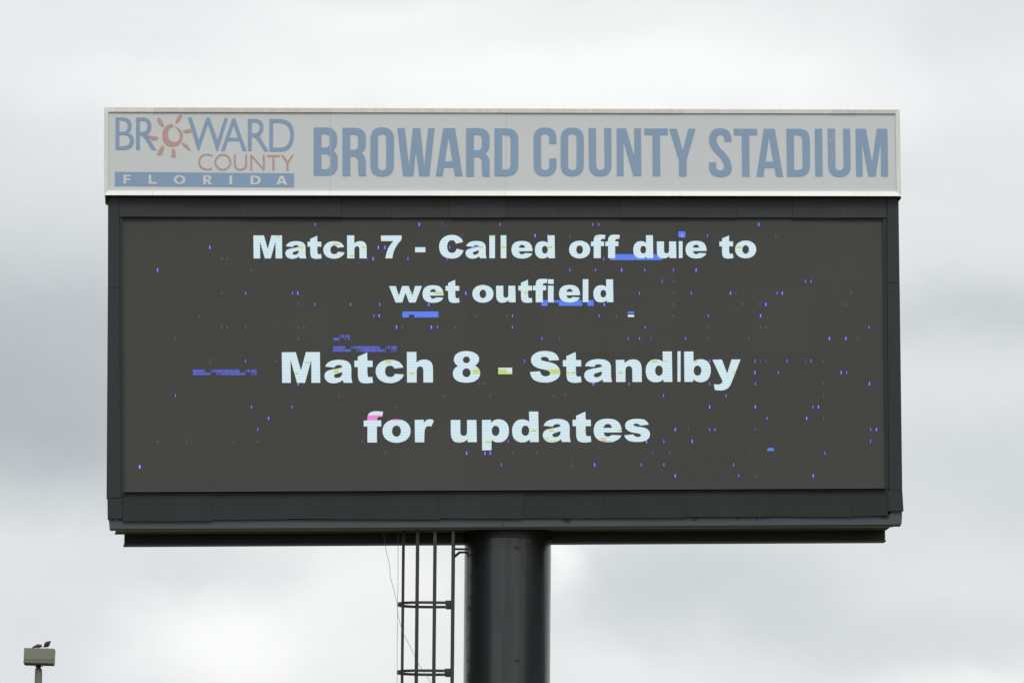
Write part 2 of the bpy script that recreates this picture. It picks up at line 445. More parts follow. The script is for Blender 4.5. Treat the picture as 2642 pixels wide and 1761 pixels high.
# name: (outline, baseline y, pixels per photograph pixel)
G = {
    'M': ('92,175 565,172 738,785 905,170 1378,170 1388,1203 1092,1203 1088,430 875,1203 608,1203 386,430 397,1205 105,1205', 1204, S3),
    'a': ('293,618 335,490q 480,430 600,388q 740,386 850,386q 940,405 1160,450q 1172,660 1172,930 1175,1060q 1213,1160 915,1160 900,1120 885,1070 740,1180q 570,1180 420,1180q 345,1100 265,1020q 268,930 272,820q 370,760 450,720q 640,695 770,675q 865,640 865,560q 745,560 640,560q 605,650'
          ';865,800 760,830q 690,855 590,880q 590,930 595,1000q 690,1000 850,985q 868,850', 1160, S3),
    't': ('565,315 880,175 888,445 1062,448 1066,662 885,662 888,880 892,1005q 960,1005 1000,1005q 1052,988 1078,1188 930,1213q 860,1213 680,1213q 620,1140 570,1070q 568,900 565,665 450,662 447,448 565,448', 1190, S3),
    'c': ('1795,720 2098,688 2050,560q 1940,490 1820,425q 1630,425 1400,425q 1270,560 1165,665q 1165,820 1168,975q 1285,1090 1420,1210q 1650,1210 1850,1210q 1980,1110 2085,1040q 2118,922 1810,900 1790,1005q 1655,1008 1480,1000q 1480,815 1485,625q 1655,622 1760,625q', 1195, S3),
    'h': ('258,165 580,165 582,525 690,420q 860,420 1140,425q 1138,740 1138,1195 818,1195 815,790 812,655q 705,650 585,655q 588,820 588,1195 265,1195', 1195, S3),
    'n': ('375,430 668,425 675,540 790,410q 960,408 1250,410q 1250,740 1253,1170 938,1172 932,760 928,640q 810,635 705,640q 702,800 703,1170 388,1172', 1171, S3),
    '8': ('690,135 900,135q 1030,230 1130,300q 1125,430 1115,540q 985,625 1165,720q 1160,890 1150,1040q 1010,1130 890,1200q 690,1200 480,1200q 360,1120 240,1040q 240,880 245,720q 420,635 275,560q 272,415 280,290q 390,210 500,135q;O697 430 118 112 2;O700 865 140 148 2', 1190, S3),
    'S': ('745,455 1078,435 1050,300q 960,225 830,130q 600,130 370,130q 250,225 135,300q 132,430 132,560q 240,640 330,710q 560,755 770,790q 778,870 775,980q 620,985 455,975q 440,812 98,835 120,1020q 240,1110 370,1192q 610,1192 850,1192q 980,1090 1115,1010q 1115,850 1110,690q 970,590 880,525q 660,490 470,455q 460,400 460,325q 580,325 725,325q', 1182, S3),
    'd': ('1955,145 2265,143 2283,1168 1988,1170 1985,1085 1870,1180q 1730,1182 1540,1180q 1450,1050 1385,950q 1385,790 1388,620q 1470,520 1560,408q 1720,408 1870,408q 1962,490;O1832 790 130 172 2.1', 1169, S3),
    'b': ('328,148 640,145 645,490 740,405q 890,405 1060,405q 1150,520 1228,620q 1228,790 1225,960q 1130,1080 1040,1178q 890,1180 740,1180q 632,1075 635,1165 338,1168;O780 790 130 170 2.1', 1167, S3),
    'y': ('1280,425 1600,420 1778,890 1925,418 2228,418 1930,1180 1840,1460q 1570,1460 1460,1460q 1360,1440 1332,1245 1400,1262q 1470,1262 1600,1260q 1622,1145', 1167, S3),
    'f': ('110,448 232,440 232,300q 280,220 340,135q 520,132 650,132q 762,150 735,320 640,320 555,325q 550,435 700,440 700,645 552,650 555,1185 235,1185 237,650 112,648', 1185, S3),
    'o': ('O1216 800 473 395 2.15;O1215 805 150 190 2.1', 1185, S3),
    'r': ('522,428 830,425 822,545 900,408q 1030,408 1110,408q 1168,450 1080,655 1030,632q 980,632 865,640q 850,850 842,1180 532,1182', 1182, S3),
    'u': ('1738,425 2060,422 2062,840 2070,955q 2175,958 2290,955q 2288,820 2288,422 2601,425 2616,1168 2306,1170 2310,1070 2190,1185q 2010,1187 1745,1190q 1740,850', 1170, S3),
    'p': ('570,425 872,418 870,525 970,400q 1130,400 1300,400q 1400,520 1478,620q 1478,790 1478,960q 1385,1070 1290,1178q 1130,1180 990,1180q 890,1090 890,1440 575,1445;O1028 788 130 172 2.1', 1168, S3),
    'e': ('1225,845 620,850 640,985q 765,990 830,988q 885,930 1215,945 1180,1060q 1050,1115 940,1175q 780,1175 550,1175q 420,1080 290,990q 285,780 290,590q 395,490 510,385q 760,385 1000,385q 1110,490 1225,600q 1230,830;612,695 640,565q 760,560 880,565q 900,695', 1160, S3),
    's': ('1830,610 2145,580 2090,460q 1990,410 1900,382q 1760,382 1560,382q 1450,440 1345,500q 1345,610 1345,710q 1440,780 1520,835q 1690,858 1870,880q 1880,935 1875,995q 1770,995 1660,990q 1625,905 1315,935 1350,1050q 1450,1110 1560,1162q 1760,1162 1950,1162q 2060,1100 2182,1030q 2182,900 2180,770q 2060,710 1960,665q 1830,655 1630,630q 1625,590 1630,540q 1720,540 1815,542q', 1150, S3),
    '7': ('362,268 1195,262 1198,370 1195,470q 1115,520 1040,600q 965,735 880,880q 848,1040 840,1090q 825,1188 545,1188 575,980q 650,800 700,680q 870,492 368,490', 1188, 11.77),
    '-': ('1740,742 2155,742 2155,945 1740,945', 1188, 11.77),
    'C': ('1040,600 1328,530 1290,400q 1190,335 1060,245q 880,245 640,245q 500,380 360,510q 360,715 365,930q 480,1060 620,1200q 880,1200 1080,1200q 1200,1100 1310,1010q 1345,870 1065,800 1030,975q 880,972 690,970q 685,715 690,460q 870,458 1000,460q', 1188, 11.77),
    'w': ('62,595 330,592 455,985 588,590 850,588 1002,980 1110,590 1388,588 1130,1255 872,1258 722,860 592,1255 325,1258', 1256, 11.77),
    'l': ('0,-1030 252,-1030 252,0 0,0', 0, S3),
    'i': ('0,-1030 252,-1030 252,-825 0,-825;0,-745 252,-745 252,0 0,0', 0, S3),
}


def place(ch, x, base, k):
    txt, by, s = G[ch]
    cs = parse(txt)
    x0 = min(a for c in cs for a, b in c)
    return [[(x + (a - x0) / s * k, base + (b - by) / s * k) for a, b in c] for c in cs]


def line_of(items, bl, k):
    """items: (char, left px); bl: (x0, y0, x1, y1) the baseline"""
    x0, y0, x1, y1 = bl; res = []
    for ch, x in items:
        b = y0 + (y1 - y0) * (x - x0) / (x1 - x0)
        cs = place(ch, x, b, k)
        if ch == 'i': res += [[cs[0]], [cs[1]]]
        else: res.append(cs)
    return res


def quad(x0, y0, x1, y1): return [[(x0, y0), (x1, y0), (x1, y1), (x0, y1)]]


# ================================================================ ground
gm = MB()
R_ = 6000.0
gm.add([(-R_, -R_, 0), (R_, -R_, 0), (R_, R_, 0), (-R_, R_, 0)], [(0, 1, 2, 3)])
tag(gm.build('ground', 'grass'), 'flat grass ground under the scoreboard', None, kind='structure')
fb = MB()
fb.box(ORG.x - 1.5, ORG.x + 1.5, ORG.y - 1.5, ORG.y + 1.5, -0.4, 0.12)
tag(fb.build('footing', 'concrete'), 'square concrete footing below the steel pole', None, kind='structure')

# unseen trees added on both sides, placed and shaped to darken the pole's reflections
def added_trees(name, cx, label):
    V, Fc = [], []
    rg = random.Random(3 if cx < 0 else 4)
    crowns = [(cx + rg.uniform(-6, 6), (60 if cx < 0 else 64) + 2.6 * k + rg.uniform(-2.5, 2.5), 6.0 + 8.0 * math.sin(math.pi * (k + 1) / 21) ** .8 + rg.uniform(-1.5, 1.5), rg.uniform(3.4, 5.2)) for k in range(20)]
    for (x, y, h, r) in crowns:
        n = 6; o = len(V)
        for zz, rr in ((0, .45), (h - r, .28)):
            V.extend((x + rr * math.cos(a * math.pi / 3), y + rr * math.sin(a * math.pi / 3), zz) for a in range(n))
        Fc.extend((o + k, o + (k + 1) % n, o + n + (k + 1) % n, o + n + k) for k in range(n))
        for _ in range(900):
            d = Vector((rg.gauss(0, 1), rg.gauss(0, 1), rg.gauss(0, 1))).normalized() * r * rg.uniform(.55, 1.05)
            c = Vector((x + d.x, y + d.y, max(h + d.z * 1.15, 2.0))); s_ = rg.uniform(.35, .75)
            a = Vector((rg.gauss(0, 1), rg.gauss(0, 1), rg.gauss(0, 1))).normalized(); b = a.cross(Vector((rg.gauss(0, 1), rg.gauss(0, 1), rg.gauss(0, 1)))).normalized()
            o = len(V); V.extend([c - a * s_, c - b * s_ * .6, c + a * s_, c + b * s_ * .6]); Fc.append((o, o + 1, o + 2, o + 3))
    o = link(name, V, Fc, 'leaves')
    return tag(o, label, 'added_trees', kind='stuff')


mat('leaves', (0.045, 0.065, 0.022), 0.75, var=0.4, vscale=1.0, spec=0.3)
added_trees('reflection_trees', -34.0, 'unseen dark green trees left of the scoreboard, added to darken the pole reflection')
added_trees('reflection_trees', 38.0, 'unseen dark green trees right of the scoreboard, added to darken the pole reflection')

# ================================================================ scoreboard
board = tag(empty('stadium_scoreboard', ORG, YAW),
            'big dark LED scoreboard on a black steel pole, white and blue name sign on top', 'scoreboard')

# ---- cabinet body (depth 1.7 m) behind all sheets
body = slab('cabinet', [(301, 512), (2310, 512), (2316, 1334), (301, 1338)], 0.125, 1.5, 'dark_post', board)

# ---- side posts, in two lengths each with a step at the seam
def side_post(poly, y0, sub=None):
    return slab('side_post', poly, y0, 0.124, 'dark_post', board)


side_post([(278.6, 507), (308, 507), (308.5, 740), (278.2, 741)], -0.022)
side_post([(278.2, 742), (308.5, 741), (310, 1282.5), (274.8, 1284)], -0.018)
side_post([(277.0, 1284.8), (316, 1283), (316, 1337), (277.6, 1338)], -0.010)
side_post([(2289, 508), (2318.2, 508), (2321, 729), (2289.6, 728)], -0.022)
side_post([(2289.6, 729), (2321.2, 730), (2328, 1262), (2294, 1262)], -0.018)
side_post([(2291, 1263), (2328, 1263), (2331.3, 1317), (2292, 1318)], -0.012)
# narrow returns between post and screen
slab('screen_trim', [(308.8, 556), (316.5, 556), (319.8, 1281), (310.4, 1282)], 0.012, 0.12, 'dark_post', board)
slab('screen_trim', [(2277.5, 559), (2288.8, 559), (2293.6, 1259), (2285.2, 1258)], 0.012, 0.12, 'dark_post', board)

# ---- top fascia sheets
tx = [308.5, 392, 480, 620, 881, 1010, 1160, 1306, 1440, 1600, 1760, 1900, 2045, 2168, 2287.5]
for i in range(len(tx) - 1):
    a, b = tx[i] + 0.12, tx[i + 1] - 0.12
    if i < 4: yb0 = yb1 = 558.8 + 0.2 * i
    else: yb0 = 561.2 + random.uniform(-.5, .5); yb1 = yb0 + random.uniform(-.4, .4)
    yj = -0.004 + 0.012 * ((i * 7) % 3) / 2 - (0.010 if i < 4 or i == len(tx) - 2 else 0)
    slab('fascia_panel', [(a, 503), (b, 503), (b, yb1), (a, yb0)], yj, 0.10, 'dark_sheet_top', board)
# ---- bottom fascia sheets (uneven lower edge)
bx = [(317.2, 1343.8, 1343), (548, 1340.6, 1338.6), (741, 1337.6, 1339.6), (1134, 1336.4, 1337.2), (1350, 1336.0, 1336.4),
      (1560, 1335.4, 1334.8), (1772, 1333.0, 1331.6), (1986, 1331.0, 1333.2), (2197, 1331.6, 1329.0), (2291, 0, 0)]
for i in range(len(bx) - 1):
    a, b = bx[i][0] + 0.12, bx[i + 1][0] - 0.12
    t0 = 1268.6 - (a - 317) / 1974 * 9.2; t1 = 1268.6 - (b - 317) / 1974 * 9.2
    yj = 0.0 + 0.008 * ((i * 5) % 3) / 2
    mid = (a + b) / 2
    poly = [(a, t0), (b, t1), (b, bx[i][2]), (mid, (bx[i][1] + bx[i][2]) / 2 + random.uniform(-.6, .6)), (a, bx[i][1])]
    kick = -0.014
    p = slab('fascia_panel', poly, yj, 0.10, 'dark_sheet', board, (1268, 1338, kick))
    rv = MB()                                   # pop rivets along each sheet
    for q in range(3):
        for yy in (t0 + 14, 1325):
            if random.random() < 0.35: continue
            xx = a + 12 + (b - a - 24) * q / 2 + random.uniform(-8, 8)
            c = P(xx, yy, yj + kick * (yy - 1268) / 70 - 0.004)
            rv.add([c + Vector((math.cos(k * math.pi / 3) * .009, 0, math.sin(k * math.pi / 3) * .009)) for k in range(6)] + [c + Vector((0, -.006, 0))],
                   [(k, (k + 1) % 6, 6) for k in range(6)])
    rv.build('rivets', 'beam_black', p)['kind'] = 'stuff'
# top lip of the bottom sheets, catching light just under the screen
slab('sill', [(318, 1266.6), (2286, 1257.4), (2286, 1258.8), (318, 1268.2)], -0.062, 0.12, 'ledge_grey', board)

# ---- ledge channel along the bottom
led_poly = [(280.5, 1338), (316, 1342), (1300, 1338), (2290, 1331), (2301, 1319), (2327, 1319), (2327.5, 1330), (2326, 1352.0), (1300, 1358.6), (283, 1363.8)]
ledge = slab('base_ledge', led_poly, 0.028, 0.13, 'ledge_grey', board)
slab('ledge_lip', [(283.5, 1364.2), (2324, 1352.6), (2323, 1356.6), (284.5, 1367.4)], 0.040, 0.11, 'beam_black', board)
flat('paint_chip', [[[(a, b) for a, b in c]] for c in (
    [(1449, 1338.5), (1477, 1338), (1474, 1343), (1470, 1349.5), (1459, 1348), (1452, 1343.5)], [(1784, 1336.5), (1801, 1336), (1795, 1344), (1789, 1344.5)],
    [(1900, 1335), (1909, 1335), (1904, 1343)], [(1950, 1336.5), (1958, 1335), (1956, 1341), (1951, 1342)], [(1963, 1337), (1968, 1336.5), (1966, 1340.5)],
    [(2266, 1333), (2297, 1328), (2294, 1334), (2290, 1339), (2282, 1337), (2274, 1337)], [(1282, 1338.5), (1291, 1337.8), (1287, 1342)], [(1305, 1337.8), (1309, 1337.6), (1307, 1341)],
    [(428, 1355), (436, 1356), (430, 1357.2)], [(2244, 1344), (2249, 1343.5), (2246, 1346.5)])], 0.026, 'beam_black', ledge)['kind'] = 'stuff'
# underside plate seen from below, between the ledge and the beam
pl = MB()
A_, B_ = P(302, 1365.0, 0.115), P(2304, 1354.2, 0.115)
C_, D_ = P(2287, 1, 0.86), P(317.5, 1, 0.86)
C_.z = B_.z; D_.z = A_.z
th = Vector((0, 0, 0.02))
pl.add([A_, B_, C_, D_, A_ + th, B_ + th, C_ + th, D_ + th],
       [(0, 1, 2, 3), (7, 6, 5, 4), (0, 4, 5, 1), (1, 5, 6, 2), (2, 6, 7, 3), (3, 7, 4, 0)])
pl.build('soffit_plate', 'underside_shaded', board)
slab('lit_soffit_edge', [(300, 1367.0), (2304, 1356.2), (2304, 1358.6), (300, 1369.4)], 0.112, 0.150, 'underside_lit_edge', board)  # added pale strip: light on the soffit's front edge, done in colour

# ---- cross beam under the cabinet, set back, an I section
BY = 0.86
bm_ = MB()
zl, zr = P(318.5, 1406, BY), P(2286, 1395.6, BY)
zt, ztr = P(318.5, 1372, BY).z, P(2286, 1362, BY).z
def beam_part(y0, y1, z0l, z0r, z1l, z1r, x0, x1):
    bm_.add([(x0, y0, z0l), (x1, y0, z0r), (x1, y1, z0r), (x0, y1, z0l), (x0, y0, z1l), (x1, y0, z1r), (x1, y1, z1r), (x0, y1, z1l)],
            [(0, 3, 2, 1), (4, 5, 6, 7), (0, 1, 5, 4), (1, 2, 6, 5), (2, 3, 7, 6), (3, 0, 4, 7)])
YB = BY - POLE_Y
beam_part(YB + 0.02, YB + 0.22, zl.z + .02, zr.z + .02, zt, ztr, zl.x + .01, zr.x - .01)
bm_.build('cross_beam', 'beam_black', board)
bm_ = MB()
beam_part(YB, YB + 0.26, zl.z, zr.z, zl.z + .018, zr.z + .018, zl.x, zr.x)
bm_.build('beam_flange', 'ledge_grey', board)

# ---- pole
r_px = 111.5
pc = P(1309.5, 1560, POLE_Y); pe = P(1309.5 + r_px, 1560, POLE_Y)
PR = (pe - pc).length
ztop = P(1309, 1362, 0.3).z
m = MB()
n = 96
px0 = P(1310.5, 1380, POLE_Y).x; lean = (P(1309.0, 1750, POLE_Y).x - px0) / (P(1309, 1750, POLE_Y).z - P(1310.5, 1380, POLE_Y).z)
def ring(z, r): return [(px0 + 0 * lean + r * math.cos(2 * math.pi * k / n), r * math.sin(2 * math.pi * k / n), z) for k in range(n)]
zs = [-0.3, 2.5, 4.0, 5.2, 6.1, 6.9, ztop - .12, ztop + .3]
for z in zs: m.v += [Vector(p) for p in ring(z, PR)]
for i in range(len(zs) - 1):
    for k in range(n):
        a = i * n + k; b = i * n + (k + 1) % n
        m.f.append((a, b, b + n, a + n))
pole = m.build('pole', 'pole_paint', board, smooth=True)
m = MB()
zc = P(1309, 1385.5, 0.25).z
for z, r in ((zc, PR + .002), (zc, PR + 0.022), (zc + 0.03, PR + 0.022), (zc + .03, PR + 0.012), (zc + .17, PR + .012), (zc + .17, PR + .002)):
    m.v += [Vector(p) for p in ring(z, r)]
for i in range(5):
    for k in range(n):
        a = i * n + k; b = i * n + (k + 1) % n
        m.f.append((a, b, b + n, a + n))
m.build('pole_collar', 'beam_black', board, smooth=False)
def on_pole(px, py, lift=0.003):
    q = P(px, py, POLE_Y - PR)
    for _ in range(3):
        dx = max(min(q.x - px0, PR * .99), -PR * .99); q = P(px, py, POLE_Y - math.sqrt(PR ** 2 - dx ** 2) - lift)
    return q
for blob in ([(1324, 1411), (1331, 1409), (1335, 1406), (1338, 1410), (1344, 1411), (1340, 1416), (1330, 1417)],
             [(1340, 1388), (1345, 1387), (1346, 1393), (1341, 1395)], [(1311, 1399), (1315, 1398), (1314, 1402)], [(1318, 1397), (1321, 1396), (1320, 1401)],
             [(1327, 1703), (1334, 1699), (1339, 1701), (1341, 1705), (1333, 1708)], [(1301, 1444), (1304, 1443.5), (1303, 1446.5)]):
    v = [on_pole(*b) for b in blob]
    link('paint_chip', v, [tuple(range(len(v)))], 'beam_black', pole)
bp_ = MB(); bp_.box(px0 - 1.0, px0 + 1.0, -1.0, 1.0, 0.125, 0.17); bp_.build('base_plate', 'ladder_steel', board)

# ---- caged ladder left of the pole, seen edge on
LR = Matrix.Rotation(-YAW - 0.005, 3, 'Z')              # its sides run along the line of sight
HALF = 0.35
LCY = 0.47                                              # depth of its middle behind the front sheet
rail_c = P(1168.3, 1560, LCY)
hoop_l = P(1025.5, 1560, LCY)
reach = (rail_c - hoop_l).length
lad = empty('safety_ladder', (0, 0, 0))
lad.parent = board
lad_top = P(1168, 1352, LCY).z
lad_bot = 0.45


def lp(u, v, z): # u: left of the rail, v: away from the viewer
    q = LR @ Vector((-u, v, 0)); return Vector((rail_c.x + q.x, rail_c.y + q.y, z))


lm = []
for v in (-HALF, HALF):
    m = MB(); m.bar(lp(0, v, lad_bot), lp(0, v, lad_top), 0.042, 0.014, LR @ Vector((0, 1, 0)))
    m.build('rail', 'ladder_steel', lad)
# rungs every 0.29 m
zr0 = P(1168, 1478, LCY).z
rm = None
k0 = int((zr0 - lad_bot) / 0.29)
for k in range(-k0, 5):
    z = zr0 + k * 0.29
    if z > lad_top: break
    if rm is None:
        mm = MB(); mm.tube([LR @ Vector((0, -HALF, 0)), LR @ Vector((0, HALF, 0))], 0.011, 8)
        ro = mm.build('rung', 'ladder_steel', lad); rm = ro
    else:
        ro = rm.copy(); COL.objects.link(ro); ro.parent = lad
    ro.location = (rail_c.x, rail_c.y, z)
# straps: apex and two pairs
strap_u = [((1168.3 - 1040.2), 0.0), ((1168.3 - 1076), HALF * 0.88), ((1168.3 - 1121), HALF * 1.02)]
pxm = reach / (1168.3 - 1025.5)
for du, v in strap_u:
    for sgn in ((1,) if v == 0 else (-1, 1)):
        m = MB()
        a = lp(du * pxm + (0.004 * sgn), v * sgn, 2.35); b = lp(du * pxm + (0.004 * sgn), v * sgn, lad_top)
        m.bar(a, b, 0.040 if v == 0 else 0.046, 0.012 if v else 0.038, LR @ Vector((0, 1, 0)))
        m.build('strap', 'ladder_steel', lad)
# hoops
hz = [P(1100, 1558.5, LCY).z - 0.0]
step = hz[0] - P(1100, 1733.5, LCY).z
z = hz[0]
while z - step > 2.3:
    z -= step; hz.append(z)
hoop_mesh = None
for z in hz:
    if hoop_mesh is None:
        m = MB()
        uu = reach; pts = []
        for k in range(0, 25):
            t = math.pi * k / 24
            c, s = math.cos(t), math.sin(t)
            # D shape: straight from the rail, then a round end
            u = uu * 0.42 + uu * 0.58 * abs(s) ** 0.8; v = HALF * 1.08 * math.copysign(abs(c) ** 0.8, c)
            pts.append((u, v))
        pts = [(0, HALF)] + pts + [(0, -HALF)]
        V = []
        for u, v in pts:
            dn = math.hypot(u * .6, v) or 1; nu, nv = (u * .6 / dn, v / dn)
            for off, dz in ((0, -.019), (0, .019), (-.010, .019), (-.010, -.019)):
                q = LR @ Vector((-(u + nu * off), v + nv * off, 0)); V.append(Vector((q.x, q.y, dz)))
        Fc = []
        for i in range(len(pts) - 1):
            for j in range(4):
                a = i * 4 + j; b = i * 4 + (j + 1) % 4
                Fc.append((a, b, b + 4, a + 4))
        Fc += [(3, 2, 1, 0), tuple(len(pts) * 4 - 4 + j for j in range(4))]
        hm = MB(); hm.add(V, Fc)
        # bolt plates at the rail and the apex clamp
        for v in (-HALF * .98, HALF * .98):
            q0 = LR @ Vector((-0.10, v, 0)); q1 = LR @ Vector((0.0, v, 0)); hm.bar(q0, q1, 0.012, 0.066)
        q0 = LR @ Vector((-uu + .005, 0.02, 0)); q1 = LR @ Vector((-uu + .085, 0.02, 0)); hm.bar(q0, q1, 0.03, 0.046)
        ho = hm.build('hoop', 'ladder_steel', lad); hoop_mesh = ho
    else:
        ho = hoop_mesh.copy(); COL.objects.link(ho); ho.parent = lad
    ho.location = (rail_c.x, rail_c.y, z)
# standoff brackets to the pole
zb1, zb2 = P(1185, 1409.5, LCY).z, P(1185, 1417.8, LCY).z
zbd = P(1170, 1430, LCY).z
pole_left = px0 - PR
def bracket(za, zb, zd, v):
    m = MB()
    a = lp(0.0, v, za); yb = a.y
    tgt = Vector((px0 - math.sqrt(max(PR ** 2 - min(abs(yb), PR * .95) ** 2, 0.01)), yb, za))
    m.bar(a, tgt, 0.03, 0.026)
    a2 = lp(-0.075, v, zb); t2 = Vector((tgt.x, tgt.y, zb))
    m.bar(a2, t2, 0.03, 0.028)
    m.bar(lp(-0.005, v, zd), a2 + Vector((.01, 0, 0)), 0.03, 0.034)
    m.build('bracket', 'ladder_steel', lad)
bracket(zb1, zb2, zbd, HALF)
bracket(zb1 - 2.6, zb2 - 2.6, zbd - 2.6, HALF)
bracket(zb1 - 5.2, zb2 - 5.2, zbd - 5.2, HALF)

# ================================================================ header sign
HY = -0.085
hdr = slab('header_sign', [(270.5, 278.6), (2320.4, 284.8), (2324.2, 504.4), (270.2, 502.0)], HY + 0.012, 0.20, 'frame_white', board)
fx = [(279.6, 288.5, 279.4, 492.2), (853, 289.4, 852.4, 493.2), (1306, 291.0, 1305.6, 493.6), (2310.6, 293.2, 2313.2, 494.4)]
for i in range(3):
    a, b = fx[i], fx[i + 1]
    g = 0.35
    p = slab('face_panel', [(a[0] + g, a[1] - 2), (b[0] - g, b[1] - 2), (b[2] - g, b[3] + 2), (a[2] + g, a[3] + 2)], HY + 0.002 + .001 * (i % 2), HY + .011, 'header_face', hdr)


def rail_piece(o0, o1, i0, i1, mm, yo=-0.052, yi=-0.020):
    """retainer piece: outer edge proud of the inner edge, so its face slopes inwards"""
    v = [P(*o0, HY + yo), P(*o1, HY + yo), P(*i1, HY + yi), P(*i0, HY + yi)]
    v += [P(*o0, HY + .010), P(*o1, HY + .010), P(*i1, HY + .010), P(*i0, HY + .010)]
    # outer return: 3 px rolled edge
    f = [(0, 1, 2, 3), (7, 6, 5, 4), (0, 4, 5, 1), (1, 5, 6, 2), (2, 6, 7, 3), (3, 7, 4, 0)]
    return link('frame_rail', v, f, mm, hdr)


def lerp(a, b, t): return (a[0] + (b[0] - a[0]) * t, a[1] + (b[1] - a[1]) * t)


TLo, TLi, TRo, TRi = (268.4, 277.0), (279.6, 288.6), (2321.6, 283.3), (2310.4, 293.3)
BLo, BLi, BRo, BRi = (268.2, 503.4), (279.4, 492.0), (2325.4, 505.8), (2313.2, 494.2)


def run(o0, o1, i0, i1, xs, mm, slant=0.0):
    for k in range(len(xs) - 1):
        xa, xb = xs[k], xs[k + 1]
        def at(p, q, x): t = (x - p[0]) / (q[0] - p[0]); return lerp(p, q, t)
        oa = o0 if k == 0 else at(o0, o1, xa + .25); ia = i0 if k == 0 else at(i0, i1, xa + .25 - slant)
        ob = o1 if k == len(xs) - 2 else at(o0, o1, xb - .25); ib = i1 if k == len(xs) - 2 else at(i0, i1, xb - .25 - slant)
        jy = 0.003 * (k % 2)
        rail_piece(oa, ob, ia, ib, mm, (-0.030 if mm == 'frame_top' else -0.055) - jy, -0.020 - jy)


run(TLo, TRo, TLi, TRi, [268.4, 397, 854.6, 1306, 1756, 2146, 2203, 2321.6], 'frame_top')
run(BLo, BRo, BLi, BRi, [268.2, 393, 850, 1304, 1756, 2205, 2325.4], 'frame_white', -1.5)
rail_piece(TLo, BLo, TLi, BLi, 'frame_white')
rail_piece(TRo, BRo, TRi, BRi, 'frame_white')
# pivot rod ends under both lower corners
for x, y in ((277.5, 510), (2319, 509.5)):
    m = MB(); c = P(x, y, -0.03); m.tube([c, c + Vector((0, 0.5, 0))], 0.034, 12); m.build('rod_end', 'beam_black', hdr, True)
slab('header_shadow_strip', [(278, 504.5), (2318, 506), (2318, 509), (278, 507.5)], -0.06, 0.1, 'beam_black', hdr)  # black strip put in as the header's shadow over the gap

# ---- lettering of the header (flat print on the face)
LY = HY - 0.002
r2 = (780, 260, 3.795); r3 = (1360, 260, 4.706); r4 = (1780, 260, 4.057); r1 = (250, 260, 4.2018)
RG = '394,265 520,265 620,268q 622,370 622,420 620,490q 577,510 622,535q 622,610 622,690 622,715 628,737 556,737 550,720q 548,690 548,610 548,545q 500,545 470,545 470,737 394,737;468,330 510,330 547,330q 547,380 547,430 547,480q 505,480 468,480'
W1 = [
    '112,262 235,262 340,265q 340,370 340,400 338,470q 295,485 348,505q 348,590 348,620 345,732q 240,733 112,733;187,327 230,327 266,330q 266,365 266,420 265,458q 225,458 187,458;187,521 235,521 272,525q 272,570 272,620 270,670q 225,670 187,670',
    RG,
    '667,370 670,260q 782,260 895,262q 897,370 897,630 895,742q 782,742 668,740q 667,630;741,370 741,327q 782,325 822,327q 822,370 822,635 822,680q 782,680 741,678q 741,635',
    '930,268 1003,268 1045,640 1083,268 1155,268 1193,640 1233,268 1296,268 1245,738 1145,738 1112,490 1088,738 987,738',
    '1380,268 1495,268 1570,738 1495,738 1482,653 1388,653 1375,738 1307,738;1432,355 1472,592 1397,592',
    'RG2',
    '1882,270 2005,270 2115,272q 2115,390 2115,620 2113,738q 2000,738 1882,738;1957,335 2000,335 2040,337q 2040,385 2040,625 2038,673q 1995,673 1957,673',
]
W2 = [
    '77,460 80,325q 217,325 352,325q 355,450 355,525 270,525 268,450 265,405q 217,405 168,405q 168,460 170,790 172,840q 218,840 268,840q 270,790 270,700 357,700 357,780 355,918q 217,918 80,918q 80,780',
    '407,460 410,325q 547,325 685,325q 688,460 688,780 686,918q 547,918 410,918q 408,780;498,455 498,405q 549,405 600,405q 600,455 600,790 600,840q 549,840 498,840q 498,790',
    '745,332 836,332 838,780 840,840q 890,840 940,840q 940,780 936,332 1022,332 1025,780 1022,918q 888,918 752,918q 750,780',
    '1087,334 1202,334 1302,680 1300,334 1382,334 1387,914 1290,914 1170,495 1172,914 1090,914',
    '1422,336 1709,336 1709,417 1614,417 1617,916 1524,916 1522,417 1422,417',
    '1725,340 1818,340 1890,605 1958,340 2046,340 1936,720 1938,918 1845,918 1843,720',
]
W3 = [
    '435,428 362,428 362,400 358,357q 320,357 278,360q 278,410 280,460q 335,515 438,600q 438,710 435,798q 320,798 203,795q 200,690 200,645 274,645 274,690 278,730q 318,730 358,728q 358,690 355,630q 290,570 200,490q 200,405 205,287q 318,287 430,290q 435,400',
    '459,293 704,293 704,362 621,362 625,794 547,794 542,362 459,362',
    '773,293 889,293 975,794 900,794 886,703 782,703 770,794 698,794;829,382 872,637 792,637',
    '1010,293 1145,293 1253,295q 1255,410 1257,680 1255,794q 1140,794 1016,794;1088,362 1135,362 1177,364q 1177,410 1180,680 1178,723q 1135,723 1092,723',
    '1307,293 1384,293 1391,792 1313,792',
    '1441,293 1519,293 1523,680 1525,728q 1565,728 1607,728q 1609,680 1603,293 1677,293 1683,690 1680,798q 1565,798 1450,798q 1447,680',
    '1733,293 1842,293 1907,645 1957,293 2067,293 2075,792 2000,792 1998,430 1945,792 1868,792 1802,440 1809,792 1740,792',
]


def word(lst, reg, m, y=LY, name='letter'):
    for t in lst:
        if t == 'RG2': cs = [[(a + 1211, b + 4) for a, b in c] for c in parse(RG)]
        else: cs = parse(t)
        flat(name, [xf(cs, *reg)], y, m, hdr)


